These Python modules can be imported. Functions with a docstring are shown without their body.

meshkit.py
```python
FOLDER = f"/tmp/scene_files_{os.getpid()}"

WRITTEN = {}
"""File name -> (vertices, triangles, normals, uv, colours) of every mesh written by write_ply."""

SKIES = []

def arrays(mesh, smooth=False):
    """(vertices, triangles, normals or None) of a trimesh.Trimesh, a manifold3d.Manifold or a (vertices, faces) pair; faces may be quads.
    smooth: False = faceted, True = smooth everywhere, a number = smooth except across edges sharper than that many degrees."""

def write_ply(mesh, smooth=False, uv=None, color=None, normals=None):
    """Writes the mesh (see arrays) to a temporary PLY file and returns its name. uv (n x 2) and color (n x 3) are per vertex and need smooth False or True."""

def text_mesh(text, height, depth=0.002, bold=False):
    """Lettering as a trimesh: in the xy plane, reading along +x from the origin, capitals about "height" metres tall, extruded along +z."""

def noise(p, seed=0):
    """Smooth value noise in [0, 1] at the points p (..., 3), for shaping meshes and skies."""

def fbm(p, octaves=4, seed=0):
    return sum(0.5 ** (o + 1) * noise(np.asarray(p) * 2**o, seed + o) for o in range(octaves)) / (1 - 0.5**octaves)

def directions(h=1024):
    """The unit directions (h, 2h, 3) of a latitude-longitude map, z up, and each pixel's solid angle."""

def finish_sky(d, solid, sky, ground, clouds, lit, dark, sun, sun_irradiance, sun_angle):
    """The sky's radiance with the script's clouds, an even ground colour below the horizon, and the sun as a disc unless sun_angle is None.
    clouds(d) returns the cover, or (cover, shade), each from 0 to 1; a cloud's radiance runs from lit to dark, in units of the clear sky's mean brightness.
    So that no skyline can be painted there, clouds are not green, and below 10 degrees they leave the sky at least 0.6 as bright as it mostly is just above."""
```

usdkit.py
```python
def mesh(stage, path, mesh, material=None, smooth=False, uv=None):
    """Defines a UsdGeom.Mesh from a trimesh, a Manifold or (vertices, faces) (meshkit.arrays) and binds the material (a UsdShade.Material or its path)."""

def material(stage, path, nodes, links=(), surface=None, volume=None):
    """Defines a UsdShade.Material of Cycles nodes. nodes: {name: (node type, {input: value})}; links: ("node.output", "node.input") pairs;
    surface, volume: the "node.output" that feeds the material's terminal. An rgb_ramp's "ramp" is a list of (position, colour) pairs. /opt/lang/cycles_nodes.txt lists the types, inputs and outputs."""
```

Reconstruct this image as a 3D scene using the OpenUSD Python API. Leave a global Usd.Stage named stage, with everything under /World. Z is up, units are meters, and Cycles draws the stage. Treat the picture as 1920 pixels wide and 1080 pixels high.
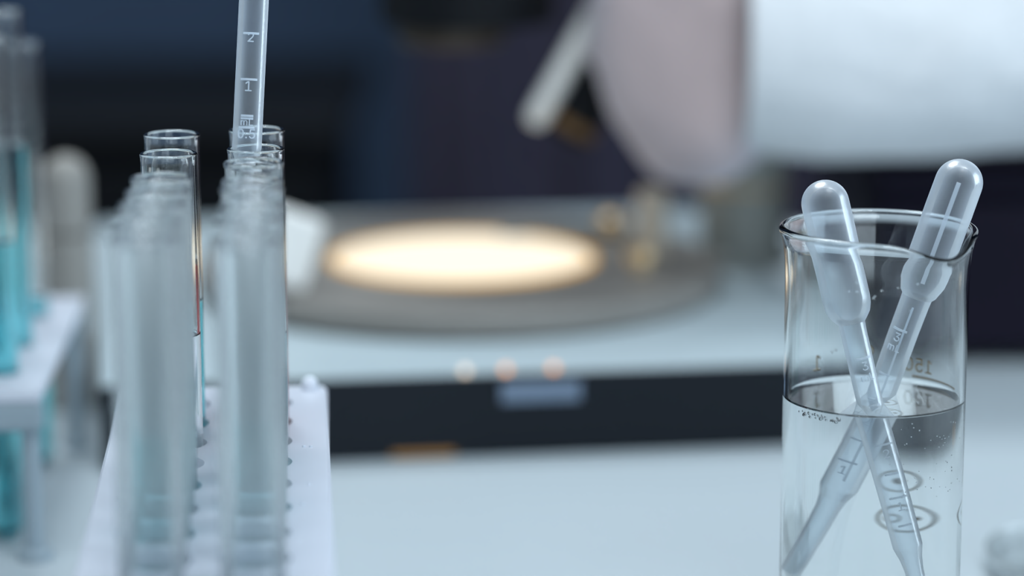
import math, random
import numpy as np, trimesh, manifold3d as m3
import usdkit, meshkit
from pxr import Usd, UsdGeom, UsdLux, UsdShade, Gf

random.seed(7)
rng = np.random.default_rng(7)
PI = math.pi
stage = Usd.Stage.CreateInMemory()
UsdGeom.SetStageUpAxis(stage, 'Z')
UsdGeom.SetStageMetersPerUnit(stage, 1.0)
world = UsdGeom.Xform.Define(stage, '/World')
stage.SetDefaultPrim(world.GetPrim())

# ------------------------------------------------------------------ camera, light, exposure (bench top is z = 0)
PITCH, CAM_H = math.radians(11.6), 0.324
cam = UsdGeom.Camera.Define(stage, '/World/camera')
cam.CreateFocalLengthAttr(100.0)
cam.CreateHorizontalApertureAttr(36.226)          # 5300 px focal length over 1920 px
cam.CreateVerticalApertureAttr(36.226 * 9 / 16)
cam.CreateClippingRangeAttr(Gf.Vec2f(0.05, 50))
cam.CreateFStopAttr(3.5)
cam.CreateFocusDistanceAttr(0.921)
cam.CreateExposureAttr(0.2)
cp, sp = math.cos(PITCH), math.sin(PITCH)
cam.AddTransformOp().Set(Gf.Matrix4d(1, 0, 0, 0,  0, sp, cp, 0,  0, -cp, sp, 0,  0, 0, CAM_H, 1))

sky = UsdLux.DomeLight.Define(stage, '/World/sky')
sky.CreateIntensityAttr(0.0)

def rect_light(name, loc, rot, w, h, col, power):
    L = UsdLux.RectLight.Define(stage, '/World/' + name)
    L.CreateWidthAttr(w); L.CreateHeightAttr(h); L.CreateColorAttr(Gf.Vec3f(*col)); L.CreateIntensityAttr(power)
    L.AddTranslateOp().Set(Gf.Vec3d(*loc)); L.AddRotateXYZOp().Set(Gf.Vec3f(*rot))
COOL = (0.86, 0.95, 1.0)
rect_light('ceiling_lamp_light', (0.50, 0.35, 1.915), (0, 0, 0), 0.6, 0.6, COOL, 15.0)
rect_light('ceiling_lamp_light_001', (-0.85, 0.35, 1.915), (0, 0, 0), 1.2, 0.6, COOL, 4.0)  # added fill panel at the left, source unseen
rect_light('ceiling_lamp_light_002', (-0.35, 2.00, 1.915), (0, 0, 0), 0.6, 0.6, COOL, 19.0)  # added back light for the rear wall and tube rims, source unseen
rect_light('ceiling_lamp_light_003', (0.40, -0.95, 1.915), (0, 0, 0), 1.2, 0.6, COOL, 7.0)  # added front fill to brighten the sleeve and other upright faces
rect_light('window_daylight_001', (0.75, -1.66, 0.35), (90, 0, 0), 1.6, 1.3, (0.72, 0.87, 1.0), 2.6)  # added fill from behind the camera, lifts the sleeve underside
rect_light('window_daylight', (2.36, 0.75, 0.75), (0, 90, 0), 1.3, 1.7, (0.66, 0.84, 1.0), 3.0)

# ------------------------------------------------------------------ materials
def principled(name, color, rough=0.5, **kw):
    return usdkit.material(stage, '/World/Looks/' + name, {'p': ('principled_bsdf', dict(base_color=color, roughness=rough, **kw))}, [], surface='p.BSDF')

def mottled(name, c0, c1, scale, rough=0.5, bump=0.0, **kw):
    n = {'tc': ('texture_coordinate', {}), 'n': ('noise_texture', {'scale': scale, 'detail': 4.0}),
         'r': ('rgb_ramp', {'ramp': [(0.35, c0), (0.65, c1)]}), 'p': ('principled_bsdf', dict(roughness=rough, **kw))}
    l = [('tc.object', 'n.vector'), ('n.fac', 'r.fac'), ('r.color', 'p.base_color')]
    if bump:
        n['b'] = ('bump', {'strength': bump, 'distance': 0.001}); l += [('n.fac', 'b.height'), ('b.normal', 'p.normal')]
    return usdkit.material(stage, '/World/Looks/' + name, n, l, surface='p.BSDF')

def glass(name, ior=1.47, col=(1, 1, 1)):
    return usdkit.material(stage, '/World/Looks/' + name, {'p': ('principled_bsdf', dict(base_color=col, roughness=0.0, ior=ior, transmission_weight=1.0))}, [], surface='p.BSDF')

def thin_glass(name, col=(0.99, 1.0, 1.0), ior=1.5, haze=0.0):
    """A wall of glass seen as one surface: clear, with a mirror sheen that grows at grazing angles; haze paints in a veil of light."""
    n = {'t': ('transparent_bsdf', {'color': col}), 'g': ('glossy_bsdf', {'color': (1, 1, 1), 'roughness': 0.0}),
         'f': ('fresnel', {'IOR': ior}), 'm': ('math', {'math_type': 'multiply', 'value2': 0.85, 'use_clamp': True}),
         'x': ('mix_closure', {}), 'd': ('diffuse_bsdf', {'color': (0.85, 0.92, 0.95)}), 'tr': ('translucent_bsdf', {'color': (0.85, 0.92, 0.95)}),
         'dd': ('mix_closure', {'fac': 0.5}), 'h': ('mix_closure', {'fac': haze})}
    l = [('f.fac', 'm.value1'), ('m.value', 'x.fac'), ('t.BSDF', 'x.closure1'), ('g.BSDF', 'x.closure2'),
         ('d.BSDF', 'dd.closure1'), ('tr.BSDF', 'dd.closure2'), ('x.closure', 'h.closure1'), ('dd.closure', 'h.closure2')]
    return usdkit.material(stage, '/World/Looks/' + name, n, l, surface='h.closure')

def thin_refract(name):
    """the same thin wall written with a straight-through refraction lobe"""
    n = {'t': ('refraction_bsdf', {'color': (0.99, 1.0, 1.0), 'roughness': 0.0, 'IOR': 1.0002}), 'g': ('glossy_bsdf', {'color': (1, 1, 1), 'roughness': 0.0}),
         'f': ('fresnel', {'IOR': 1.5}), 'm': ('math', {'math_type': 'multiply', 'value2': 0.85, 'use_clamp': True}), 'x': ('mix_closure', {}),
         'd': ('translucent_bsdf', {'color': (0.85, 0.92, 0.95)}), 'h': ('mix_closure', {'fac': 0.08})}  # translucent share paints in the same veil of light
    l = [('f.fac', 'm.value1'), ('m.value', 'x.fac'), ('t.BSDF', 'x.closure1'), ('g.BSDF', 'x.closure2'), ('x.closure', 'h.closure1'), ('d.BSDF', 'h.closure2')]
    return usdkit.material(stage, '/World/Looks/' + name, n, l, surface='h.closure')

def tint_volume(name, col, density):
    return usdkit.material(stage, '/World/Looks/' + name, {'v': ('absorption_volume', {'color': col, 'density': density})}, [], volume='v.volume')

def soft_plastic(name, col, clear, edge, rough=0.2, grain=900.0):
    """Translucent polyethylene: partly clear, milky towards grazing angles, waxy sheen."""
    n = {'tc': ('texture_coordinate', {}), 'nz': ('noise_texture', {'scale': grain, 'detail': 2.0}), 'b': ('bump', {'strength': 0.25, 'distance': 0.0003}),
         't': ('transparent_bsdf', {'color': (0.93, 0.97, 1.0)}), 'd': ('diffuse_bsdf', {'color': col}), 'tr': ('translucent_bsdf', {'color': col}),
         'dd': ('mix_closure', {'fac': 0.5}), 'lw': ('layer_weight', {'blend': 0.42}),
         'mr': ('map_range', {'from_min': 0.25, 'from_max': 0.8, 'to_min': 1 - clear, 'to_max': edge}),
         'x': ('mix_closure', {}), 'g': ('glossy_bsdf', {'color': (1, 1, 1), 'roughness': rough}), 'f': ('fresnel', {'IOR': 1.5}), 'fm': ('math', {'math_type': 'multiply', 'value2': 0.38}), 'y': ('mix_closure', {})}
    l = [('tc.object', 'nz.vector'), ('nz.fac', 'b.height'), ('b.normal', 'g.normal'), ('d.BSDF', 'dd.closure1'), ('tr.BSDF', 'dd.closure2'), ('lw.facing', 'mr.value'), ('mr.result', 'x.fac'),
         ('t.BSDF', 'x.closure1'), ('dd.closure', 'x.closure2'), ('f.fac', 'fm.value1'), ('fm.value', 'y.fac'), ('x.closure', 'y.closure1'), ('g.BSDF', 'y.closure2')]
    return usdkit.material(stage, '/World/Looks/' + name, n, l, surface='y.closure')

M = dict(
    navy=mottled('navy_wall_paint', (0.030, 0.058, 0.115), (0.036, 0.070, 0.135), 1.2, 0.8),
    grey_wall=principled('pale_wall_paint', (0.55, 0.58, 0.60), 0.8),
    front_wall=principled('slate_wall_paint', (0.12, 0.135, 0.15), 0.8),
    ceiling=principled('ceiling_white', (0.7, 0.72, 0.75), 0.9),
    floor=mottled('floor_vinyl', (0.05, 0.055, 0.065), (0.07, 0.075, 0.085), 3, 0.5),
    bench=mottled('bench_laminate', (0.44, 0.50, 0.535), (0.46, 0.52, 0.555), 5, 0.45),
    bench_leg=principled('bench_steel', (0.35, 0.37, 0.40), 0.4, metallic=0.8),
    housing=mottled('pale_blue_grey_enamel', (0.42, 0.50, 0.535), (0.44, 0.52, 0.555), 8, 0.45),
    panel=principled('black_panel', (0.006, 0.009, 0.014), 0.5, specular_ior_level=0.2),
    black=principled('black_plastic', (0.005, 0.006, 0.008), 0.55, specular_ior_level=0.15),
    plate=mottled('taupe_plate_enamel', (0.20, 0.188, 0.172), (0.22, 0.208, 0.192), 30, 0.5),
    brass=principled('brass', (0.85, 0.62, 0.36), 0.45, metallic=1.0),
    bronze=principled('dark_bronze', (0.05, 0.036, 0.024), 0.5, metallic=0.3),
    olive=principled('olive_grey_enamel', (0.36, 0.37, 0.34), 0.4),
    cream=principled('cream_enamel', (0.58, 0.50, 0.40), 0.4),
    amber=principled('amber_label', (0.30, 0.13, 0.018), 0.5), amber_dark=principled('dark_amber_band', (0.12, 0.058, 0.012), 0.5),
    bluelabel=principled('pale_blue_label', (0.15, 0.20, 0.28), 0.35),
    white=principled('white_plastic', (0.80, 0.79, 0.76), 0.45),
    grey_block=principled('grey_rack_plastic', (0.30, 0.37, 0.42), 0.5),
    beige=principled('beige_grey_plastic', (0.28, 0.27, 0.25), 0.55),
    purple=mottled('dark_violet_cloth', (0.030, 0.027, 0.052), (0.038, 0.034, 0.064), 40, 0.9),
    case=principled('violet_black_case', (0.007, 0.005, 0.015), 0.6, specular_ior_level=0.15),
    skin=mottled('brown_skin', (0.46, 0.28, 0.20), (0.52, 0.33, 0.24), 60, 0.5),
    coat=mottled('white_coat_cotton', (0.70, 0.715, 0.735), (0.74, 0.755, 0.775), 120, 0.9),
    glass=glass('borosilicate_glass', 1.47, (0.985, 0.998, 0.993)),
    thin=thin_glass('thin_tube_glass', haze=0.10),  # milky share painted in for the light veil over the tube rows
    thin2=thin_refract('thin_tube_glass_refracting'),
    water=glass('clear_water', 1.33),
    gold=principled('gold_enamel_print', (0.38, 0.23, 0.05), 0.5),
    bubble=glass('air_bubble', 0.76), droplet=glass('water_droplet', 1.33),
    pipette=soft_plastic('pipette_polyethylene', (0.87, 0.93, 1.0), 0.66, 0.88, 0.32),
    pipette_seam=soft_plastic('pipette_seam', (0.92, 0.96, 1.0), 0.40, 0.95, 0.2),
    pipette_mark=soft_plastic('pipette_raised_mark', (0.9, 0.95, 1.0), 0.35, 0.95, 0.15),
    teal=tint_volume('teal_liquid', (0.02, 0.80, 0.84), 150.0),
    pale_teal=tint_volume('pale_teal_liquid', (0.15, 0.82, 0.84), 55.0),
    red=tint_volume('red_liquid', (0.88, 0.10, 0.10), 130.0),
    clear=tint_volume('clear_liquid', (0.7, 0.82, 0.85), 10.0),
)
M['rack'] = usdkit.material(stage, '/World/Looks/rack_polypropylene', {
    'tc': ('texture_coordinate', {}), 'n': ('noise_texture', {'scale': 260.0, 'detail': 3.0}), 'b': ('bump', {'strength': 0.12, 'distance': 0.0006}),
    'p': ('principled_bsdf', {'base_color': (0.62, 0.66, 0.76), 'roughness': 0.4, 'subsurface_weight': 0.25, 'subsurface_scale': 0.004, 'subsurface_radius': (1, 1, 1)})},
    [('tc.object', 'n.vector'), ('n.fac', 'b.height'), ('b.normal', 'p.normal')], surface='p.BSDF')
M['disc'] = usdkit.material(stage, '/World/Looks/lit_opal_disc', {'e': ('emission', {'color': (1.0, 0.91, 0.74), 'strength': 1.08})}, [], surface='e.emission')
M['edge_glow'] = usdkit.material(stage, '/World/Looks/painted_amber_edge_glow', {'e': ('emission', {'color': (1.0, 0.58, 0.16), 'strength': 0.75})}, [], surface='e.emission')  # emission paints the golden fringe around the disc
M['lamp'] = usdkit.material(stage, '/World/Looks/amber_indicator', {'e': ('emission', {'color': (1.0, 0.48, 0.22), 'strength': 1.9})}, [], surface='e.emission')
M['lamp_white'] = usdkit.material(stage, '/World/Looks/white_indicator', {'e': ('emission', {'color': (1.0, 0.82, 0.66), 'strength': 1.7})}, [], surface='e.emission')
M['panel_light'] = principled('lamp_frame_white', (0.7, 0.7, 0.7), 0.5)
M['glove'] = usdkit.material(stage, '/World/Looks/translucent_glove', {
    't': ('transparent_bsdf', {'color': (0.95, 0.95, 1.0)}), 'd': ('diffuse_bsdf', {'color': (0.84, 0.84, 0.93)}), 'tr': ('translucent_bsdf', {'color': (0.84, 0.84, 0.93)}),
    'dd': ('mix_closure', {'fac': 0.35}), 'lw': ('layer_weight', {'blend': 0.35}), 'mr': ('map_range', {'from_min': 0.0, 'from_max': 0.9, 'to_min': 0.40, 'to_max': 0.95}), 'x': ('mix_closure', {})},
    [('d.BSDF', 'dd.closure1'), ('tr.BSDF', 'dd.closure2'), ('lw.facing', 'mr.value'), ('mr.result', 'x.fac'), ('t.BSDF', 'x.closure1'), ('dd.closure', 'x.closure2')], surface='x.closure')

# ------------------------------------------------------------------ helpers
used = {}
def free(parent, name):
    k = (parent, name); n = used.get(k, 0); used[k] = n + 1
    return f'{parent}/{name}' + (f'_{n:03d}' if n else '')

def tag(prim, label=None, cat=None, group=None, kind=None):
    for k, v in (('label', label), ('category', cat), ('group', group), ('kind', kind)):
        if v: prim.SetCustomDataByKey(k, v)
    return prim

def thing(name, label, cat, loc=(0, 0, 0), group=None):
    x = UsdGeom.Xform.Define(stage, free('/World', name)); x.AddTranslateOp().Set(Gf.Vec3d(*loc))
    tag(x.GetPrim(), label, cat, group)
    x.loc = np.array(loc, float)
    return x

def part(name, mesh, mat, parent=None, smooth=35, label=None, kind=None, local=False):
    """mesh in world coordinates; parts are stored relative to their thing's base."""
    base = '/World' if parent is None else str(parent.GetPath())
    v, f = (mesh.vertices, mesh.faces) if isinstance(mesh, trimesh.Trimesh) else arr(mesh)
    v = np.array(v, float)
    off = getattr(parent, 'loc', np.zeros(3))
    g = usdkit.mesh(stage, free(base, name), trimesh.Trimesh(v - off, np.array(f), process=False), M[mat] if isinstance(mat, str) else mat, smooth=smooth)
    g.loc = off
    if label or kind: tag(g.GetPrim(), label, None, None, kind)
    return g

def single(name, mesh, mat, label, cat, smooth=35, group=None, kind=None):
    g = part(name, mesh, mat, None, smooth); tag(g.GetPrim(), label, cat, group, kind); return g

def struct(name, mesh, mat, parent=None):
    g = part(name, mesh, mat, parent); 
    if parent is None: tag(g.GetPrim(), kind='structure')
    return g

def arr(m):
    if hasattr(m, 'to_mesh'):
        q = m.to_mesh(); return q.vert_properties[:, :3], q.tri_verts
    return m

def tm(m): v, f = arr(m); return trimesh.Trimesh(np.array(v), np.array(f), process=False)

def cat_(ms): return trimesh.util.concatenate([x if isinstance(x, trimesh.Trimesh) else tm(x) for x in ms])

def box(x0, x1, y0, y1, z0, z1, r=0.0, n=5):
    if r <= 0:
        b = trimesh.creation.box((x1 - x0, y1 - y0, z1 - z0)); b.apply_translation(((x0 + x1) / 2, (y0 + y1) / 2, (z0 + z1) / 2)); return b
    s = m3.Manifold.sphere(r, n * 4)
    pts = [s.translate((x, y, z)) for x in (x0 + r, x1 - r) for y in (y0 + r, y1 - r) for z in (z0 + r, z1 - r)]
    return tm(m3.Manifold.batch_hull(pts))

def lathe(prof, n=64, rad=None, close=False):
    """prof: (r, z) points; r = 0 ends become poles; close joins last to first. rad(phi, r, z) -> (r, z) may bend the profile."""
    prof = np.array(prof, float); vs, idx = [], []
    phi = np.arange(n) * 2 * PI / n
    for r, z in prof:
        if r < 1e-9: idx.append([len(vs)] * n); vs.append((0, 0, z))
        else:
            idx.append(list(range(len(vs), len(vs) + n)))
            for p in phi:
                rr, zz = (r, z) if rad is None else rad(p, r, z)
                vs.append((rr * math.cos(p), rr * math.sin(p), zz))
    fs = []
    m = len(prof)
    for k in range(m if close else m - 1):
        a, b = idx[k], idx[(k + 1) % m]
        for i in range(n):
            j = (i + 1) % n
            if a[i] != a[j]: fs.append((a[i], a[j], b[j]))
            if b[i] != b[j]: fs.append((a[i], b[j], b[i]))
    t = trimesh.Trimesh(np.array(vs), np.array(fs), process=False)
    if t.is_watertight and t.volume < 0: t.invert()
    return t

def frame(d):
    d = np.array(d, float) / np.linalg.norm(d)
    a = np.array([0, 1.0, 0]) if abs(d[1]) < 0.9 else np.array([1.0, 0, 0])
    x = np.cross(a, d); x /= np.linalg.norm(x); y = np.cross(d, x)
    T = np.eye(4); T[:3, 0], T[:3, 1], T[:3, 2] = x, y, d
    return T

def place(mesh, base, d=(0, 0, 1)):
    """stand a mesh made along +z at base with its axis along d"""
    T = frame(d); T[:3, 3] = base
    m = mesh.copy(); m.apply_transform(T); return m

def moved(mesh, p):
    m = mesh.copy(); m.apply_translation(p); return m

def cyl(r, h, n=48, bev=0.0):
    if bev <= 0: return lathe([(0, 0), (r, 0), (r, h), (0, h)], n)
    return lathe([(0, 0), (r - bev, 0), (r, bev), (r, h - bev), (r - bev, h), (0, h)], n)

def torus(R, r, n=64, k=10):
    return lathe([(R + r * math.cos(t), r * math.sin(t)) for t in np.arange(k) * 2 * PI / k], n, close=True)

def limb(points, radii, k=20):
    """hull chain of spheres"""
    s = [m3.Manifold.sphere(r, k).translate(tuple(map(float, p))) for p, r in zip(points, radii)]
    return m3.Manifold.batch_boolean([m3.Manifold.batch_hull([a, b]) for a, b in zip(s, s[1:])], m3.OpType.Add)

def rot_z(mesh, a, about=(0, 0, 0)):
    m = mesh.copy(); m.apply_transform(trimesh.transformations.rotation_matrix(a, (0, 0, 1), about)); return m

# ------------------------------------------------------------------ the room
FZ, CZ, X0, X1, Y0, Y1 = -0.75, 1.95, -2.4, 2.4, -1.7, 3.4
struct('floor', box(X0, X1, Y0, Y1, FZ - 0.05, FZ), 'floor')
struct('ceiling', box(X0, X1, Y0, Y1, CZ, CZ + 0.05), 'ceiling')
struct('wall_back', box(X0, X1, Y1, Y1 + 0.05, FZ, CZ), 'navy')
struct('wall_front', box(X0, X1, Y0 - 0.05, Y0, FZ, CZ), 'front_wall')
struct('wall_left', box(X0 - 0.05, X0, Y0, Y1, FZ, CZ), 'grey_wall')
struct('wall_right', box(X1, X1 + 0.05, Y0, Y1, FZ, CZ), 'grey_wall')

# window in the right wall, where the daylight comes in
wx, wy0, wy1, wz0, wz1 = X1 - 0.03, -0.12, 1.62, 0.08, 1.42
win = UsdGeom.Xform.Define(stage, '/World/window_1'); tag(win.GetPrim(), kind='structure')
win2 = UsdGeom.Xform.Define(stage, '/World/added_window_2'); tag(win2.GetPrim(), kind='structure')  # made-up frame around the added front fill
for q in ((-0.10, 1.60, -0.35, -0.30), (-0.10, 1.60, 1.00, 1.05), (-0.10, -0.05, -0.35, 1.05), (1.55, 1.60, -0.35, 1.05)):
    struct('window_frame', box(q[0], q[1], Y0 + 0.0005, Y0 + 0.06, q[2], q[3]), 'panel_light', win2)
for q in ((wy0, wy1, wz0 - 0.05, wz0), (wy0, wy1, wz1, wz1 + 0.05), (wy0 - 0.05, wy0, wz0 - 0.05, wz1 + 0.05), (wy1, wy1 + 0.05, wz0 - 0.05, wz1 + 0.05)):
    struct('window_frame', box(wx - 0.03, X1 - 0.0005, *q), 'panel_light', win)

# lab bench
bench = thing('lab_bench', 'pale blue-grey laminate laboratory bench under all the glassware', 'bench', (-0.2, 1.05, FZ))
part('worktop', box(-1.3, 0.9, 0.30, 1.765, -0.03, 0, 0.003, 3), 'bench', bench)
for x in (-1.22, 0.82):
    for y in (0.38, 1.68):
        part('leg', box(x - 0.025, x + 0.025, y - 0.025, y + 0.025, FZ, -0.0302, 0.004, 2), 'bench_leg', bench)

# dark furniture far behind
cab = thing('black_cabinet', 'low black cabinet far behind the left test tubes', 'cabinet', (-0.28, 2.5, FZ))
part('body', box(-0.72, -0.16, 2.40, 2.85, FZ, -0.045, 0.01, 3), 'black', cab)
part('top', box(-0.74, -0.14, 2.38, 2.87, -0.0449, -0.022, 0.006, 3), 'black', cab)
for x in (-0.71, -0.43):
    part('door', box(x, x + 0.26, 2.385, 2.3995, FZ + 0.05, -0.06, 0.004, 3), 'black', cab)

# dark violet curtain: pleated sheet with thickness
def curtain():
    xs = np.linspace(-0.10, 1.0, 221); front, back = [], []
    off = 0.020 * np.sin(xs * 2 * PI / 0.11) + 0.006 * np.sin(xs * 2 * PI / 0.047 + 1)
    y = 2.70 + off
    ring = np.vstack([np.c_[xs, y], np.c_[xs[::-1], y[::-1] + 0.004]])
    n = len(ring)
    v = np.vstack([np.c_[ring, np.full(n, FZ + 0.01)], np.c_[ring, np.full(n, CZ - 0.06)]])
    f = [(i, (i + 1) % n, n + (i + 1) % n) for i in range(n)] + [(i, n + (i + 1) % n, n + i) for i in range(n)]
    m = len(xs)
    for o, flip in ((0, 1), (n, 0)):
        for i in range(m - 1):
            a, b, c, d = o + i, o + i + 1, o + n - 2 - i, o + n - 1 - i
            f += [(a, c, b), (a, d, c)] if flip else [(a, b, c), (a, c, d)]
    return trimesh.Trimesh(v, np.array(f), process=False)
cur = thing('curtain', 'dark violet pleated curtain hanging behind the microscope', 'curtain', (0.45, 2.7, FZ))
part('cloth', curtain(), 'purple', cur)
part('rail', place(cyl(0.012, 1.2, 24), (-0.15, 2.70, CZ - 0.045), (1, 0, 0)), 'bench_leg', cur)
for x in (-0.12, 1.02): part('bracket', box(x - 0.01, x + 0.01, 2.69, 2.71, CZ - 0.0345, CZ), 'bench_leg', cur)

# black equipment case at the right rear of the bench
case = thing('equipment_case', 'violet-black equipment case on the bench behind the beaker', 'case', (0.43, 1.5, 0))
part('body', box(0.180, 0.62, 1.385, 1.66, 0.006, 0.085, 0.006, 3), 'case', case)
part('lid', box(0.178, 0.622, 1.383, 1.662, 0.0852, 0.100, 0.006, 3), 'case', case)
for x in (0.22, 0.59):
    for y in (1.41, 1.63): part('foot', moved(cyl(0.012, 0.0062, 20), (x, y, 0)), 'black', case)

# ------------------------------------------------------------------ microscope with lit stage
BY = math.radians(8.1)                      # the base is turned a little
PIV = (0.0, 1.2127, 0)
mic = thing('microscope', 'low microscope base with glowing round stage and dark front panel', 'microscope', (0.0, 1.40, 0))
turn = lambda m: rot_z(m, BY, PIV)
hous = turn(box(-0.180, 0.167, 1.2127, 1.615, 0.0, 0.0365, 0.0015, 3))
housing = part('housing', hous, 'housing', mic)
part('front_panel', turn(box(-0.1795, 0.1665, 1.2090, 1.2126, 0.0008, 0.0370, 0.0008, 3)), 'panel', mic, label='black front panel')
part('label_plate', turn(box(-0.0055, 0.0300, 1.2078, 1.2089, 0.0245, 0.0335, 0.0005, 2)), 'bluelabel', mic, label='pale blue label plate')
part('label_strip', turn(box(-0.054, -0.026, 1.2078, 1.2089, 0.0010, 0.0040, 0.0005, 2)), 'amber', mic, label='amber strip low on the front panel')
for x, mt in ((-0.0205, 'lamp_white'), (-0.0024, 'lamp'), (0.0189, 'lamp')):
    part('indicator_lamp', turn(moved(trimesh.creation.icosphere(3, 0.0016), (x, 1.2150, 0.0380))), mt, mic)
DC = (-0.0254, 1.4075)
part('stage_plate', moved(lathe([(0, 0), (0.129, 0), (0.132, 0.002), (0.132, 0.011), (0.130, 0.0132), (0.0662, 0.0132), (0.0662, 0.0105), (0, 0.0105)], 128), (DC[0], DC[1], 0.0367)), 'plate', mic)
part('light_disc', moved(lathe([(0, 0), (0.0652, 0), (0.0652, 0.003), (0.0645, 0.0034), (0, 0.0034)], 96), (DC[0], DC[1], 0.0473)), 'disc', mic, label='glowing cream opal glass disc')
part('disc_glow_ring', moved(torus(0.0662, 0.0017, 96, 10), (DC[0], DC[1], 0.0504)), 'edge_glow', mic, label='added amber ring painting the golden fringe around the lit disc')
# stage clip: thin bent strip whose end overlaps the lit disc at the rear right
clip = limb([(0.052, 1.470, 0.0525), (0.030, 1.468, 0.0535), (-0.004, 1.462, 0.0528)], [0.0016, 0.0016, 0.0018], 12)
cl = part('stage_clip', clip, 'bronze', mic)
for x, y, r in ((0.0528, 1.4700, 0.0078), (0.0636, 1.3800, 0.0064)):
    k = part('clip_screw', moved(lathe([(0, 0), (0.004, 0), (0.004, 0.003), (r, 0.0045), (r, 0.008), (r * 0.85, 0.0105), (r * 0.5, 0.012), (0, 0.0125)], 32), (x, y, 0.0500)), 'brass', mic, label='polished brass screw knob')
COL = (0.122, 1.468)
part('column', moved(lathe([(0, 0), (0.026, 0), (0.026, 0.006), (0.0225, 0.008), (0.0225, 0.34), (0.020, 0.344), (0, 0.344)], 64), (COL[0], COL[1], 0.0367)), 'olive', mic, label='olive-grey round column')
part('column_fitting', turn(box(0.092, 0.106, 1.395, 1.412, 0.0501, 0.084, 0.003, 3)), 'cream', mic, label='cream upright fitting on the stage edge')
part('column_ring', moved(torus(0.0228, 0.0016, 48, 8), (COL[0], COL[1], 0.078)), 'brass', mic)
part('head', moved(lathe([(0, 0), (0.030, 0), (0.0425, 0.002), (0.0435, 0.004), (0.0435, 0.10), (0.041, 0.104), (0, 0.104)], 64), (-0.0225, 1.4075, 0.1690)), 'black', mic, label='black optical head above the lit disc')
part('objective_ring', moved(lathe([(0.020, 0), (0.0255, 0), (0.0275, 0.002), (0.0275, 0.0085), (0.020, 0.0085)], 64, close=True), (-0.030, 1.4045, 0.1604)), 'bronze', mic, label='dark bronze objective ring')
part('arm', tm(m3.Manifold.batch_hull([m3.Manifold.cylinder(0.05, 0.028, 0.028, 40).translate((COL[0], COL[1], 0.300)), m3.Manifold.cylinder(0.05, 0.036, 0.036, 40).translate((-0.0225, 1.4075, 0.2735))])), 'black', mic)

# white block on the stage plate at the left
blk = box(-0.021, 0.021, -0.0045, 0.0045, -0.0185, 0.0185, 0.0040, 4)
blk.apply_transform(trimesh.transformations.euler_matrix(math.radians(-10), math.radians(20), math.radians(12)))
blk.apply_translation((-0.1135, 1.325, 0.0)); blk.apply_translation((0, 0, 0.0500 - blk.bounds[0][2]))
single('plastic_block', blk, 'white', 'rounded cream white plastic block beside the lit disc, behind the tubes', 'block')

# beige post behind the racks
bot = thing('beige_bottle', 'slim grey-beige bottle with domed cap, blurred between the two racks', 'bottle', (-0.208, 1.30, 0))
part('bottle_body', moved(lathe([(0, 0), (0.0105, 0), (0.012, 0.0015), (0.012, 0.083), (0.0, 0.085)], 40), (-0.208, 1.30, 0)), 'beige', bot)
part('cap', moved(lathe([(0, 0), (0.0112, 0)] + [(0.0112 * math.cos(t), 0.024 + 0.0112 * math.sin(t)) for t in np.linspace(0, PI / 2, 8)], 40), (-0.208, 1.30, 0.0851)), 'beige', bot)

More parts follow.
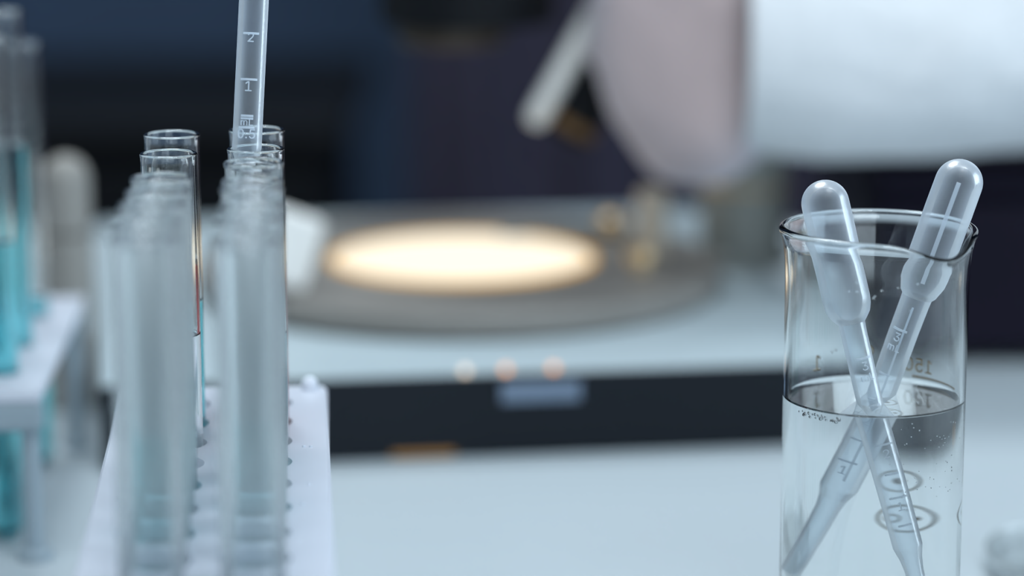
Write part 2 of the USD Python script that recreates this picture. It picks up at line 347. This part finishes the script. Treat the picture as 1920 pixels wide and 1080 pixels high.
# ------------------------------------------------------------------ near white rack with test tubes
AX = np.array([-0.0742, 0.9972, 0]); AX /= np.linalg.norm(AX)       # along the rack, away from the camera
AC = np.array([AX[1], -AX[0], 0])                                    # across, to the right
CORNER = np.array([-0.0665, 0.9884, 0])                              # rear right corner
RW, RL, RZ = 0.0735, 0.315, 0.0855
def rk(u, v, z): return CORNER + AC * u - AX * v + np.array([0, 0, z])
RT = np.eye(4); RT[:3, 0], RT[:3, 1], RT[:3, 2], RT[:3, 3] = AC, AX, (0, 0, 1), CORNER
def in_rack(m): m = m.copy(); m.apply_transform(RT); return m
COLS = (-RW / 2 - 0.0141, -RW / 2 + 0.0141)
ROWS = [0.025 + 0.0265 * k for k in range(11)]
rack = thing('test_tube_rack', 'near white plastic test tube rack holding two columns of tubes', 'rack', tuple(rk(-RW / 2, RL / 2, 0)))
def plate_with_holes(z0, z1, r, inset=0.0):
    b = m3.Manifold.cube((RW - 2 * inset, RL - 2 * inset, z1 - z0)).translate((-RW + inset, -RL + inset, z0))
    if inset == 0.0:
        c = m3.CrossSection.square((RW - 0.006, RL - 0.006)).translate((-RW + 0.003, -RL + 0.003)).offset(0.003, m3.JoinType.Round, 2.0, 24)
        b = m3.Manifold.batch_hull([m3.Manifold.extrude(c, z1 - z0 - 0.0012).translate((0, 0, z0)), m3.Manifold.extrude(c.offset(-0.0010, m3.JoinType.Round, 2.0, 24), z1 - z0).translate((0, 0, z0))])
    return b - m3.Manifold.batch_boolean([m3.Manifold.cylinder(z1 - z0 + 0.01, r, r, 40).translate((u, -v, z0 - 0.005)) for u in COLS for v in ROWS], m3.OpType.Add)
part('top_plate', in_rack(tm(plate_with_holes(RZ - 0.0045, RZ, 0.0104))), 'rack', rack)
part('middle_plate', in_rack(tm(plate_with_holes(0.042, 0.045, 0.0104, 0.003))), 'rack', rack)
part('bottom_plate', in_rack(box(-RW, 0, -RL, 0, 0.0, 0.005, 0.002, 3)), 'rack', rack)
for v0 in (0, RL - 0.004):
    part('end_wall', in_rack(box(-RW + 0.001, -0.001, -v0 - 0.004, -v0, 0.0051, RZ - 0.0046, 0.0008, 2)), 'rack', rack)
for u0 in (-RW + 0.0005, -0.0025):
    part('side_rail', in_rack(box(u0, u0 + 0.002, -RL + 0.0045, -0.0045, RZ - 0.0185, RZ - 0.0046, 0.0006, 2)), 'rack', rack)
for u in (-0.0062, -RW + 0.0062):
    for v in (0.0062, RL - 0.0062):
        part('stacking_peg', in_rack(moved(lathe([(0, 0), (0.0032, 0), (0.0030, 0.0015)] + [(0.0029 * math.cos(t), 0.0018 + 0.0029 * math.sin(t)) for t in np.linspace(0, PI / 2, 7)], 28), (u, -v, RZ))), 'rack', rack)
for u, v in ((-0.0085, 0.0865), (-0.0062, 0.0868), (-0.009, 0.155), (-0.007, 0.133), (-0.066, 0.145)):
    part('mould_pip', in_rack(moved(lathe([(0, 0), (0.0007, 0), (0.0005, 0.0006), (0, 0.0008)], 12), (u, -v, RZ))), 'rack', rack)

TR, TWALL = 0.0091, 0.0010
def hemi(r, z0, n=8, down=True):
    return [(r * math.sin(t), z0 + r - r * math.cos(t)) for t in np.linspace(0, PI / 2, n)]
def tube_walls(L, level, r=TR, w=TWALL):
    """closed glass: outer wall, rolled rim, inner wall down to the liquid (below it the bore is full)"""
    out = hemi(r, 0) + [(r, L - 0.004), (r + 0.0001, L - 0.0016)]
    out += [(r - w / 2 + (w / 2 + 0.0003) * math.cos(t), L - 0.0008 + 0.0008 * math.sin(t)) for t in np.linspace(0, PI, 9)]
    ri = r - w
    out += [(ri, L - 0.004), (ri, level + 0.0012), (ri - 0.0006, level + 0.0003), (ri - 0.002, level), (0, level)]
    return lathe(out, 64)
def tube_thin(L, r=TR):
    return lathe(hemi(r, 0) + [(r, L - 0.001)], 48)
def tube_rim(L, r=TR, w=TWALL):
    m = torus(r - 0.0004, 0.0009, 48, 12); m.apply_scale((1, 1, 1.2)); return moved(m, (0, 0, L - 0.0010))
def liquid(level, r):
    return lathe([(x, z + 0.0008) for x, z in hemi(r, 0)] + [(r, level - 0.0004), (r - 0.0015, level - 0.0008), (0, level - 0.0008)], 40)

def tube(u, v, rim, level_z, kind, fluid, label, group='test tubes in the near rack', lean=(0, 0)):
    base_z = 0.0055
    d = np.array([lean[0], lean[1], 1.0])
    base = rk(u, v, base_z)
    base = base - np.array([lean[0], lean[1], 0]) * (RZ - base_z)      # lean about the hole
    L, lev = rim - base_z, level_z - base_z
    t = thing('test_tube', label, 'test tube', tuple(base), group)
    if kind == 'full':
        part('glass_wall', place(tube_walls(L, lev), base, d), 'glass', t)
    else:
        part('glass_wall', place(tube_thin(L), base, d), 'thin2' if kind == 'thin2' else 'thin', t)
        part('rim', place(tube_rim(L), base, d), 'glass', t)
    if fluid: part('liquid', place(liquid(lev, TR - TWALL - 0.0001), base, d), fluid, t)
LEFT, RIGHT = COLS
FL = {'teal': 'teal liquid', 'pale_teal': 'pale teal liquid', 'red': 'red liquid', 'clear': 'clear liquid'}
ORD = ['', 'first', 'second', 'third', 'fourth', 'fifth', 'sixth', 'seventh', 'eighth']
left = {1: ('full', 0.1850, 0.128, 'teal'), 2: ('full', 0.1827, 0.122, 'clear'), 4: ('thin', 0.1835, 0.118, 'pale_teal'), 5: ('thin', 0.184, 0.12, 'clear'),
        6: ('thin', 0.1845, 0.115, 'pale_teal'), 7: ('thin', 0.184, 0.11, 'clear'), 8: ('thin2', 0.185, 0.108, 'clear')}
right = {1: ('full', 0.1862, 0.140, 'red'), 2: ('full', 0.1840, 0.122, 'clear'), 3: ('thin2', 0.1838, 0.116, 'pale_teal'), 4: ('thin', 0.1825, 0.12, 'clear'),
         5: ('thin', 0.1845, 0.112, 'pale_teal'), 6: ('thin', 0.184, 0.11, 'clear'), 7: ('thin', 0.185, 0.112, 'clear'), 8: ('thin2', 0.184, 0.105, 'clear')}
for side, u, table in (('left', LEFT, left), ('right', RIGHT, right)):
    order = sorted(table)
    for k in order:
        kind, rim, lev, fl = table[k]
        i = order.index(k) + 1
        where = 'rearmost' if i == 1 else f'{ORD[i]} from the back'
        lab = f'glass tube with {FL[fl]}, {where} in {side} column of near rack'
        if side == 'right' and k == 2: lab = 'sharply focused glass test tube with the dropper tip inside its mouth'
        if side == 'left' and k == 2: lab = 'sharply focused clear glass test tube, second from back in the left column'
        tube(u, ROWS[k], rim, lev, kind, fl, lab, lean=(rng.uniform(-0.006, 0.006), rng.uniform(-0.006, 0.006)) if k > 2 else (0, 0))

# ------------------------------------------------------------------ pipettes
def pipette_profile(bulb, stem, tip, rb, rs, rs2, rt):
    """from the bulb's crown (s = 0) down to the tip, single wall; returned as (r, z) with z = -s"""
    p = [(rb * math.sin(t), -(rb - rb * math.cos(t))) for t in np.linspace(0, PI / 2, 12)]
    p += [(rb * 1.01, -rb - 0.3 * (bulb - 2 * rb)), (rb * 1.0, -(bulb - 0.008)), (rb * 0.965, -(bulb - 0.0052)), (rb * 0.86, -(bulb - 0.0026)), (rs + 0.0011, -(bulb - 0.0008)), (rs + 0.0001, -(bulb + 0.0004))]
    p += [(rs, -(bulb + 0.003)), (rs2, -(bulb + stem)), (rs2 * 0.93, -(bulb + stem + 0.0012)), (rt * 1.55, -(bulb + stem + 0.0040)), (rt * 1.3, -(bulb + stem + 0.008)), (rt, -(bulb + stem + tip))]
    return p

def wrap(text, h, r, roll, s, up=True):
    """raised lettering or bars on a stem of radius r at distance s below the crown"""
    m = meshkit.text_mesh(text, h, 0.00045); m.apply_translation((-(m.bounds[0][0] + m.bounds[1][0]) / 2, 0, 0))
    return bend(m, r, roll, -s)
def bend(m, r, roll, z):
    m = m.copy(); v = m.vertices.copy()
    a = roll + v[:, 0] / r; rr = r - 0.00015 + v[:, 2]
    m.vertices = np.c_[rr * np.cos(a), rr * np.sin(a), z + v[:, 1]]
    return m
def bar(w, h, d=0.0004):
    n = 8; b = trimesh.creation.box((w, h, d)); b.apply_translation((0, 0, d / 2)); return b.subdivide_to_size(max(w / n, 0.0006))

def pipette(name, label, p0, p1, dims, marks, roll, seam=True):
    """p0: crown of the bulb; p1: a point further down its axis"""
    p0, p1 = np.array(p0, float), np.array(p1, float)
    d = (p0 - p1) / np.linalg.norm(p0 - p1)
    T = frame(d); T[:3, 3] = p0
    def put(m): m = m.copy(); m.apply_transform(T); return m
    bulb, stem, tip, rb, rs, rs2, rt = dims
    tot = bulb + stem + tip
    t = thing(name, label, 'pipette', tuple(p0 - d * tot))
    prof = np.array(pipette_profile(*dims))
    k = 17                                                       # split where the bulb meets the stem
    part('bulb', put(lathe(prof[:k + 1], 56)), 'pipette', t)
    st = lathe([(rs, -(bulb + 0.0004)), (rs, -(bulb + 0.003)), *[tuple(q) for q in prof[k + 1:k + 3]]], 48)
    stem_part = part('stem', put(lathe(prof[k:k + 5], 48)), 'pipette', t)
    part('tip', put(lathe(prof[k + 4:], 40)), 'pipette', t)
    if seam:
        sv = bar(0.0014, bulb - 0.0125, 0.00035); part('seam', put(bend(sv, rb, roll + 0.30, -bulb / 2)), 'pipette_seam', t)
        sv = bar(0.0007, stem * 0.9, 0.0003); part('seam', put(bend(sv, (rs + rs2) / 2, roll + 0.30, -bulb - stem / 2)), 'pipette_seam', t)
    for kind, s, w in marks:
        f = (s - bulb) / stem; r = rs + (rs2 - rs) * f
        m = bend(bar(w, 0.0007), r, roll, -s) if kind == '-' else wrap(kind, w, r, roll, s)
        part('graduation_mark' if kind == '-' else 'graduation_numeral', put(m), 'pipette_mark', stem_part)
    lumps = []
    return t, put, d

MK = lambda b: [('-', b + 0.012, 0.005), ('3', b + 0.016, 0.0028), ('mL', b + 0.0195, 0.0024), ('-', b + 0.028, 0.004), ('-', b + 0.040, 0.005), ('2', b + 0.0445, 0.0028), ('-', b + 0.050, 0.004), ('-', b + 0.058, 0.005), ('1', b + 0.0625, 0.0028), ('-', b + 0.0675, 0.004)]
# A: held over the right column, its tip inside the sharp tube
pa1 = np.array([-0.0863, 0.9105, 0.1841]); pa0 = np.array([-0.0840, 0.9201, 0.2308]); da = (pa0 - pa1) / np.linalg.norm(pa0 - pa1)
bulbA, stemA, tipA = 0.047, 0.100, 0.040
s_low = bulbA + stemA
crownA = pa1 + da * (s_low - 0.0005)
y2s = lambda px: s_low - (275 - px) / 5.76e3                      # position along the stem from where it shows
marksA = [('-', y2s(62), 0.0052), ('2', y2s(78), 0.0030), ('-', y2s(148), 0.0055), ('1', y2s(170), 0.0032), ('-', y2s(216), 0.004), ('-', y2s(221), 0.004), ('mL', y2s(234), 0.0022), ('-', y2s(238), 0.0052), ('0.5', y2s(258), 0.0030)]
pipette('dropper_pipette', 'translucent graduated dropper lowered into the sharply focused test tube', crownA, pa1, (bulbA, stemA, tipA, 0.0076, 0.0049, 0.0048, 0.0022), marksA, -PI / 2, seam=False)
# B and C: standing in the beaker
pipette('dropper_pipette', 'milky plastic dropper leaning left in the beaker, bulb at the left of its rim', (0.10035, 0.9090, 0.1732), (0.1152, 0.9020, 0.1105), (0.0475, 0.075, 0.0445, 0.0078, 0.0043, 0.0042, 0.0021), MK(0.0475), -PI / 2 + 0.2, seam=False)
pipette('dropper_pipette', 'milky plastic dropper leaning right in the beaker, bulb above the spout', (0.1475, 0.9060, 0.1802), (0.1267, 0.9120, 0.1132), (0.0475, 0.068, 0.034, 0.0078, 0.0050, 0.0044, 0.0021), MK(0.0475)[:9], -PI / 2 - 0.5)

# ------------------------------------------------------------------ beaker
BC = np.array([0.1195, 0.9070, 0.0]); BR, BW, BH = 0.0300, 0.0016, 0.1586
WL = 0.1007
SP = math.radians(-58)
def spout(p, r, z):
    g = math.exp(-((p - SP + PI) % (2 * PI) - PI) ** 2 / (2 * 0.24 ** 2))
    k = min(1, max(0, (z - (BH - 0.016)) / 0.016)) ** 2
    wide = math.exp(-((p - SP + PI) % (2 * PI) - PI) ** 2 / (2 * 0.5 ** 2))
    return r + 0.0052 * g * k, z - (0.0043 * g + 0.0008 * wide) * k
bp = [(0, 0.0), (BR - 0.006, 0.0), (BR - 0.003, 0.0006), (BR - 0.0008, 0.0028), (BR, 0.006), (BR, BH - 0.030), (BR, BH - 0.018), (BR + 0.0002, BH - 0.0115), (BR + 0.0007, BH - 0.007), (BR + 0.0014, BH - 0.0038)]
bp += [(BR + 0.0010 + 0.0014 * math.cos(t), BH - 0.0013 + 0.0014 * math.sin(t)) for t in np.linspace(-0.5, PI - 0.3, 9)]
ri = BR - BW
bp += [(ri + 0.0010, BH - 0.0036), (ri + 0.0004, BH - 0.007), (ri + 0.0001, BH - 0.0115), (ri, BH - 0.018), (ri, BH - 0.03), (ri, 0.0065), (ri - 0.0012, 0.0040), (ri - 0.004, 0.0026), (0, 0.0022)]
beak = thing('beaker', 'tall glass beaker half full of water, holding two crossed droppers', 'beaker', tuple(BC))
part('glass_body', moved(lathe(bp, 144, spout), BC), 'glass', beak, smooth=50)
rw = ri + 0.00003
wp = [(0, 0.0023), (ri - 0.0042, 0.0027), (ri - 0.0014, 0.0041), (rw, 0.0067), (rw, WL + 0.0012), (rw - 0.00015, WL + 0.0009), (rw - 0.0004, WL + 0.0006), (rw - 0.0009, WL + 0.0003), (rw - 0.0016, WL + 0.0001), (rw - 0.0026, WL), (0, WL)]
wat = part('water', moved(lathe(wp, 144), BC), 'water', beak, smooth=50, label='clear water')

def on_back(mesh, ang, z, r=BR):
    """print on the outside of the beaker, readable from outside at angle ang"""
    v = mesh.vertices.copy(); a = ang + v[:, 0] / r
    m = mesh.copy(); m.vertices = np.c_[(r + 0.00005 + v[:, 2]) * np.cos(a), (r + 0.00005 + v[:, 2]) * np.sin(a), z + v[:, 1]]
    m.apply_translation(BC); return m
def flat_text(t, h):
    m = meshkit.text_mesh(t, h, 0.00008); m.apply_translation((-(m.bounds[0][0] + m.bounds[1][0]) / 2, 0, 0)); return m
def ring2d(r0, r1, n=40, a0=0, a1=2 * PI):
    t = np.linspace(a0, a1, n + 1); v = np.vstack([np.c_[r0 * np.cos(t), r0 * np.sin(t), 0 * t], np.c_[r1 * np.cos(t), r1 * np.sin(t), 0 * t]])
    f = [(i, n + 1 + i, n + 2 + i) for i in range(n)] + [(i, n + 2 + i, i + 1) for i in range(n)]
    return trimesh.Trimesh(v, np.array(f), process=False)
A150 = math.radians(51)
part('printed_numeral', on_back(flat_text('150', 0.0046), A150, 0.1042), 'gold', beak, smooth=False, label='gold numeral 150 seen mirrored through the glass')
part('graduation_line', on_back(bar(0.024, 0.0007, 0.00008), math.radians(33), 0.1025), 'gold', beak, smooth=False)
part('printed_numeral', on_back(flat_text('o', 0.0046), math.radians(86), 0.1085), 'gold', beak, smooth=False)
part('printed_numeral', on_back(flat_text('1', 0.0052), math.radians(124), 0.1045), 'gold', beak, smooth=False)
for k in range(3): part('graduation_line', on_back(bar(0.0050, 0.0007, 0.00008), math.radians(127), 0.0925 - 0.0028 * k), 'gold', beak, smooth=False)
A_E = math.radians(71.5)
part('printed_ring', on_back(cat_([ring2d(0.0033, 0.0038), ring2d(0.0, 0.0011, 20)]), A_E + 0.035, 0.0687), 'gold', beak, smooth=False, label='gold ring with a central dot')
e2 = cat_([ring2d(0.0043, 0.0049), moved(ring2d(0.0010, 0.0015, 20), (0.0021, 0, 0)), moved(ring2d(0.0, 0.0007, 16), (-0.0020, 0, 0)), moved(bar(0.0012, 0.0005, 0.00008), (-0.0008, 0.0030, 0))])
part('printed_ring', on_back(e2, A_E, 0.0557), 'gold', beak, smooth=False, label='larger gold ring with small marks inside')

# small bubbles and droplets
def beads(n, fn, r0, r1):
    out = []
    for _ in range(n):
        b = trimesh.creation.icosphere(1, rng.uniform(r0, r1)); b.apply_translation(fn()); out.append(b)
    return trimesh.util.concatenate(out)
def in_water():
    a = rng.uniform(-1.5, 0.3); r = rng.uniform(0.018, rw - 0.001)
    return BC + (r * math.cos(a), r * math.sin(a), WL - rng.uniform(0.003, 0.030))
part('bubbles', beads(80, in_water, 0.00012, 0.00026), 'bubble', wat, smooth=True, kind='stuff', label='tiny bubbles suspended in the water')
def at_line():
    a = math.radians(rng.uniform(-155, -118)); return BC + ((rw - 0.0007) * math.cos(a), (rw - 0.0007) * math.sin(a), WL - rng.uniform(0.0006, 0.0020))
part('bubbles', beads(26, at_line, 0.0003, 0.0007), 'bubble', wat, smooth=True, kind='stuff', label='row of bubbles along the left waterline')

def on_wall():
    a = rng.uniform(0.9, 2.3); return BC + ((ri - 0.0002) * math.cos(a), (ri - 0.0002) * math.sin(a), rng.uniform(WL + 0.008, BH - 0.022))
part('droplets', beads(16, on_wall, 0.00025, 0.0006), 'droplet', beak, smooth=True, kind='stuff', label='tiny droplets inside the upper glass wall')

# ------------------------------------------------------------------ second rack at the left with teal tubes
r2 = thing('test_tube_rack', 'blurred grey-white rack at the left edge with teal tubes', 'rack', (-0.235, 1.13, 0))
A2 = np.array([-0.054, 0.9985, 0]); C2 = np.array([0.9985, 0.054, 0]); O2 = np.array([-0.1802, 1.0496, 0])   # front right corner
R2 = np.eye(4); R2[:3, 0], R2[:3, 1], R2[:3, 2], R2[:3, 3] = C2, A2, (0, 0, 1), O2
def in2(m): m = m.copy(); m.apply_transform(R2); return m
def p2(u, v, z): return O2 + C2 * u + A2 * v + np.array([0, 0, z])
holes2 = [(u, v) for v in (0.034, 0.084, 0.144) for u in (-0.0185, -0.052, -0.085)]
sh = m3.Manifold.cube((0.105, 0.18, 0.004)).translate((-0.105, 0, 0.064)) - m3.Manifold.batch_boolean([m3.Manifold.cylinder(0.02, 0.0072, 0.0072, 32).translate((u, v, 0.055)) for u, v in holes2], m3.OpType.Add)
part('shelf', in2(tm(sh)), 'rack', r2)
part('front_beam', in2(box(-0.105, 0, 0, 0.012, 0.052, 0.0638, 0.002, 3)), 'grey_block', r2)
part('rear_beam', in2(box(-0.105, 0, 0.168, 0.18, 0.052, 0.0638, 0.002, 3)), 'grey_block', r2)
for u in (-0.0045, -0.1005):
    for v in (0.006, 0.174):
        part('post', in2(moved(cyl(0.0038, 0.0472, 24), (u - 0.0005, v, 0.0047))), 'grey_block', r2)
        part('foot', in2(moved(lathe([(0, 0), (0.0068, 0), (0.0068, 0.003), (0.0045, 0.0046), (0, 0.0046)], 28), (u, v, 0))), 'grey_block', r2)
def tube2(u, v, rim, level, fl, label):
    b = p2(u, v, 0.0)
    t = thing('test_tube', label, 'test tube', tuple(b), 'tubes in the left rack')
    r, w = 0.0064, 0.0008
    part('glass_wall', moved(tube_walls(rim, level, r, w), b), 'glass', t)
    part('liquid', moved(liquid(level, r - w - 0.0001), b), fl, t)
tube2(holes2[0][0], holes2[0][1], 0.200, 0.120, 'teal', 'slim teal-filled test tube in the left rack, nearest to the camera')
tube2(holes2[3][0], holes2[3][1], 0.205, 0.150, 'teal', 'slim test tube with tall teal liquid, middle of the left rack')
tube2(holes2[6][0], holes2[6][1], 0.185, 0.075, 'teal', 'slim mostly clear test tube at the rear of the left rack')
tube2(holes2[7][0], holes2[7][1], 0.200, 0.130, 'red', 'slim red-filled test tube at the rear left of the left rack')

# petri dish lower right
pd = thing('petri_dish', 'shallow clear glass dish on the bench, cut by the lower right corner', 'dish', (0.226, 1.035, 0))
part('dish_base', moved(lathe([(0, 0), (0.044, 0), (0.045, 0.001), (0.045, 0.008), (0.0436, 0.008), (0.0436, 0.0018), (0, 0.0016)], 96), (0.226, 1.035, 0.0)), 'thin', pd)
part('dish_rim', moved(torus(0.0443, 0.0009, 96, 8), (0.226, 1.035, 0.0088)), 'thin', pd)

# ------------------------------------------------------------------ gloved hand, sleeve and the instrument it holds
HY = 1.362
tool = thing('handheld_instrument', 'black handheld instrument with a white rod, held in the gloved hand', 'instrument', (0.05, HY + 0.034, 0.10))
a, b = np.array([0.0275, HY + 0.037, 0.113]), np.array([0.0700, HY + 0.037, 0.188])
dirv = (b - a) / np.linalg.norm(b - a); side = np.array([-dirv[2], 0, dirv[0]])
part('tool_body', place(lathe([(0, 0), (0.0095, 0.0), (0.0115, 0.003), (0.012, 0.02), (0.012, 0.082), (0.010, 0.086), (0, 0.086)], 40), a, dirv), 'black', tool)
part('tool_band', place(lathe([(0.0121, 0), (0.0126, 0.0006), (0.0126, 0.0058), (0.0121, 0.0064)], 40), a + dirv * 0.0045, dirv), 'amber_dark', tool, label='amber band near the tip')
part('rod', tm(limb([a + side * 0.0185 + dirv * 0.003 , a + side * 0.0185 + dirv * 0.060], [0.0058, 0.0062], 28)), 'white', tool, label='white rounded rod beside the black body')
part('rod_bracket', tm(limb([a + dirv * 0.030 + side * 0.010, a + side * 0.0185 + dirv * 0.030], [0.003, 0.003], 16)), 'black', tool)

person = thing('person', 'person with white coat sleeve and translucent glove reaching over the microscope', 'person', (0.13, HY, 0.10))
def hand(extra=0.0):
    V = lambda x, y, z: (x, HY + y, z)
    e = extra
    parts_ = [
        m3.Manifold.batch_hull([m3.Manifold.sphere(r + e, 24).translate(V(*p)) for p, r in
            (((0.128, 0.004, 0.155), 0.026), ((0.093, 0.0, 0.1245), 0.0265), ((0.084, 0.0, 0.1215), 0.0225), ((0.0665, 0.0, 0.140), 0.0185), ((0.0575, 0.002, 0.164), 0.0170), ((0.059, 0.002, 0.186), 0.0170), ((0.080, 0.004, 0.196), 0.018))]),
        limb([V(0.185, 0.006, 0.160), V(0.128, 0.004, 0.156)], [0.028 + e, 0.0262 + e]),
        limb([V(0.0690, 0.0, 0.140), V(0.0570, 0.022, 0.1385), V(0.058, 0.050, 0.145), V(0.073, 0.058, 0.150)], [0.0110 + e, 0.0092 + e, 0.0082 + e, 0.0072 + e], 20),
        limb([V(0.0630, 0.0, 0.160), V(0.0485, 0.024, 0.160), V(0.054, 0.056, 0.166), V(0.075, 0.064, 0.170)], [0.0115 + e, 0.0098 + e, 0.0088 + e, 0.0076 + e], 20),
        limb([V(0.0630, 0.0, 0.181), V(0.0490, 0.026, 0.181), V(0.056, 0.059, 0.186), V(0.079, 0.065, 0.189)], [0.0115 + e, 0.0098 + e, 0.0088 + e, 0.0076 + e], 20),
        limb([V(0.0690, 0.002, 0.198), V(0.0570, 0.026, 0.201), V(0.064, 0.057, 0.206), V(0.085, 0.062, 0.207)], [0.0110 + e, 0.0096 + e, 0.0086 + e, 0.0075 + e], 20),
        limb([V(0.105, 0.004, 0.178), V(0.092, 0.024, 0.207), V(0.086, 0.046, 0.220)], [0.016 + e, 0.0115 + e, 0.0092 + e], 20),
    ]
    m = m3.Manifold.batch_boolean(parts_, m3.OpType.Add)
    if extra: m = m ^ m3.Manifold.cube((0.2, 0.3, 0.4)).translate((-0.065, HY - 0.15, 0))
    t = tm(m.refine_to_length(0.004))
    t = trimesh.Trimesh(t.vertices, t.faces, process=True)
    return trimesh.smoothing.filter_taubin(t, iterations=14)
body = part('body', hand(), 'skin', person, smooth=True)
part('glove', hand(0.0030), 'glove', body, smooth=True, label='translucent whitish glove')
def sleeve():
    P = [(0.1135, HY + 0.004, 0.168), (0.150, HY + 0.004, 0.164), (0.210, HY + 0.006, 0.166), (0.300, HY + 0.02, 0.175), (0.420, HY + 0.06, 0.195), (0.46, HY + 0.14, 0.30), (0.47, HY + 0.20, 0.44)]
    R = [0.0555, 0.0570, 0.0575, 0.060, 0.064, 0.068, 0.080]
    s = limb(P, R, 32)
    s = s ^ m3.Manifold.cube((1, 1, 1)).translate((0.1118, HY - 0.5, -0.1))
    s = s - m3.Manifold.cylinder(0.03, 0.049, 0.049, 40).rotate((0, 90, 0)).translate((0.105, HY + 0.004, 0.168))
    t = tm(s.refine_to_length(0.008)); t = trimesh.Trimesh(t.vertices, t.faces, process=True)
    v = t.vertices; n = t.vertex_normals
    k = np.clip((v[:, 0] - 0.125) / 0.05, 0, 1)
    t.vertices = v + n * ((meshkit.fbm(v * (14, 20, 26), 3) - 0.5) * 0.010 * k)[:, None]
    return t
part('coat_sleeve', sleeve(), 'coat', body, smooth=40, label='white cotton lab coat sleeve')
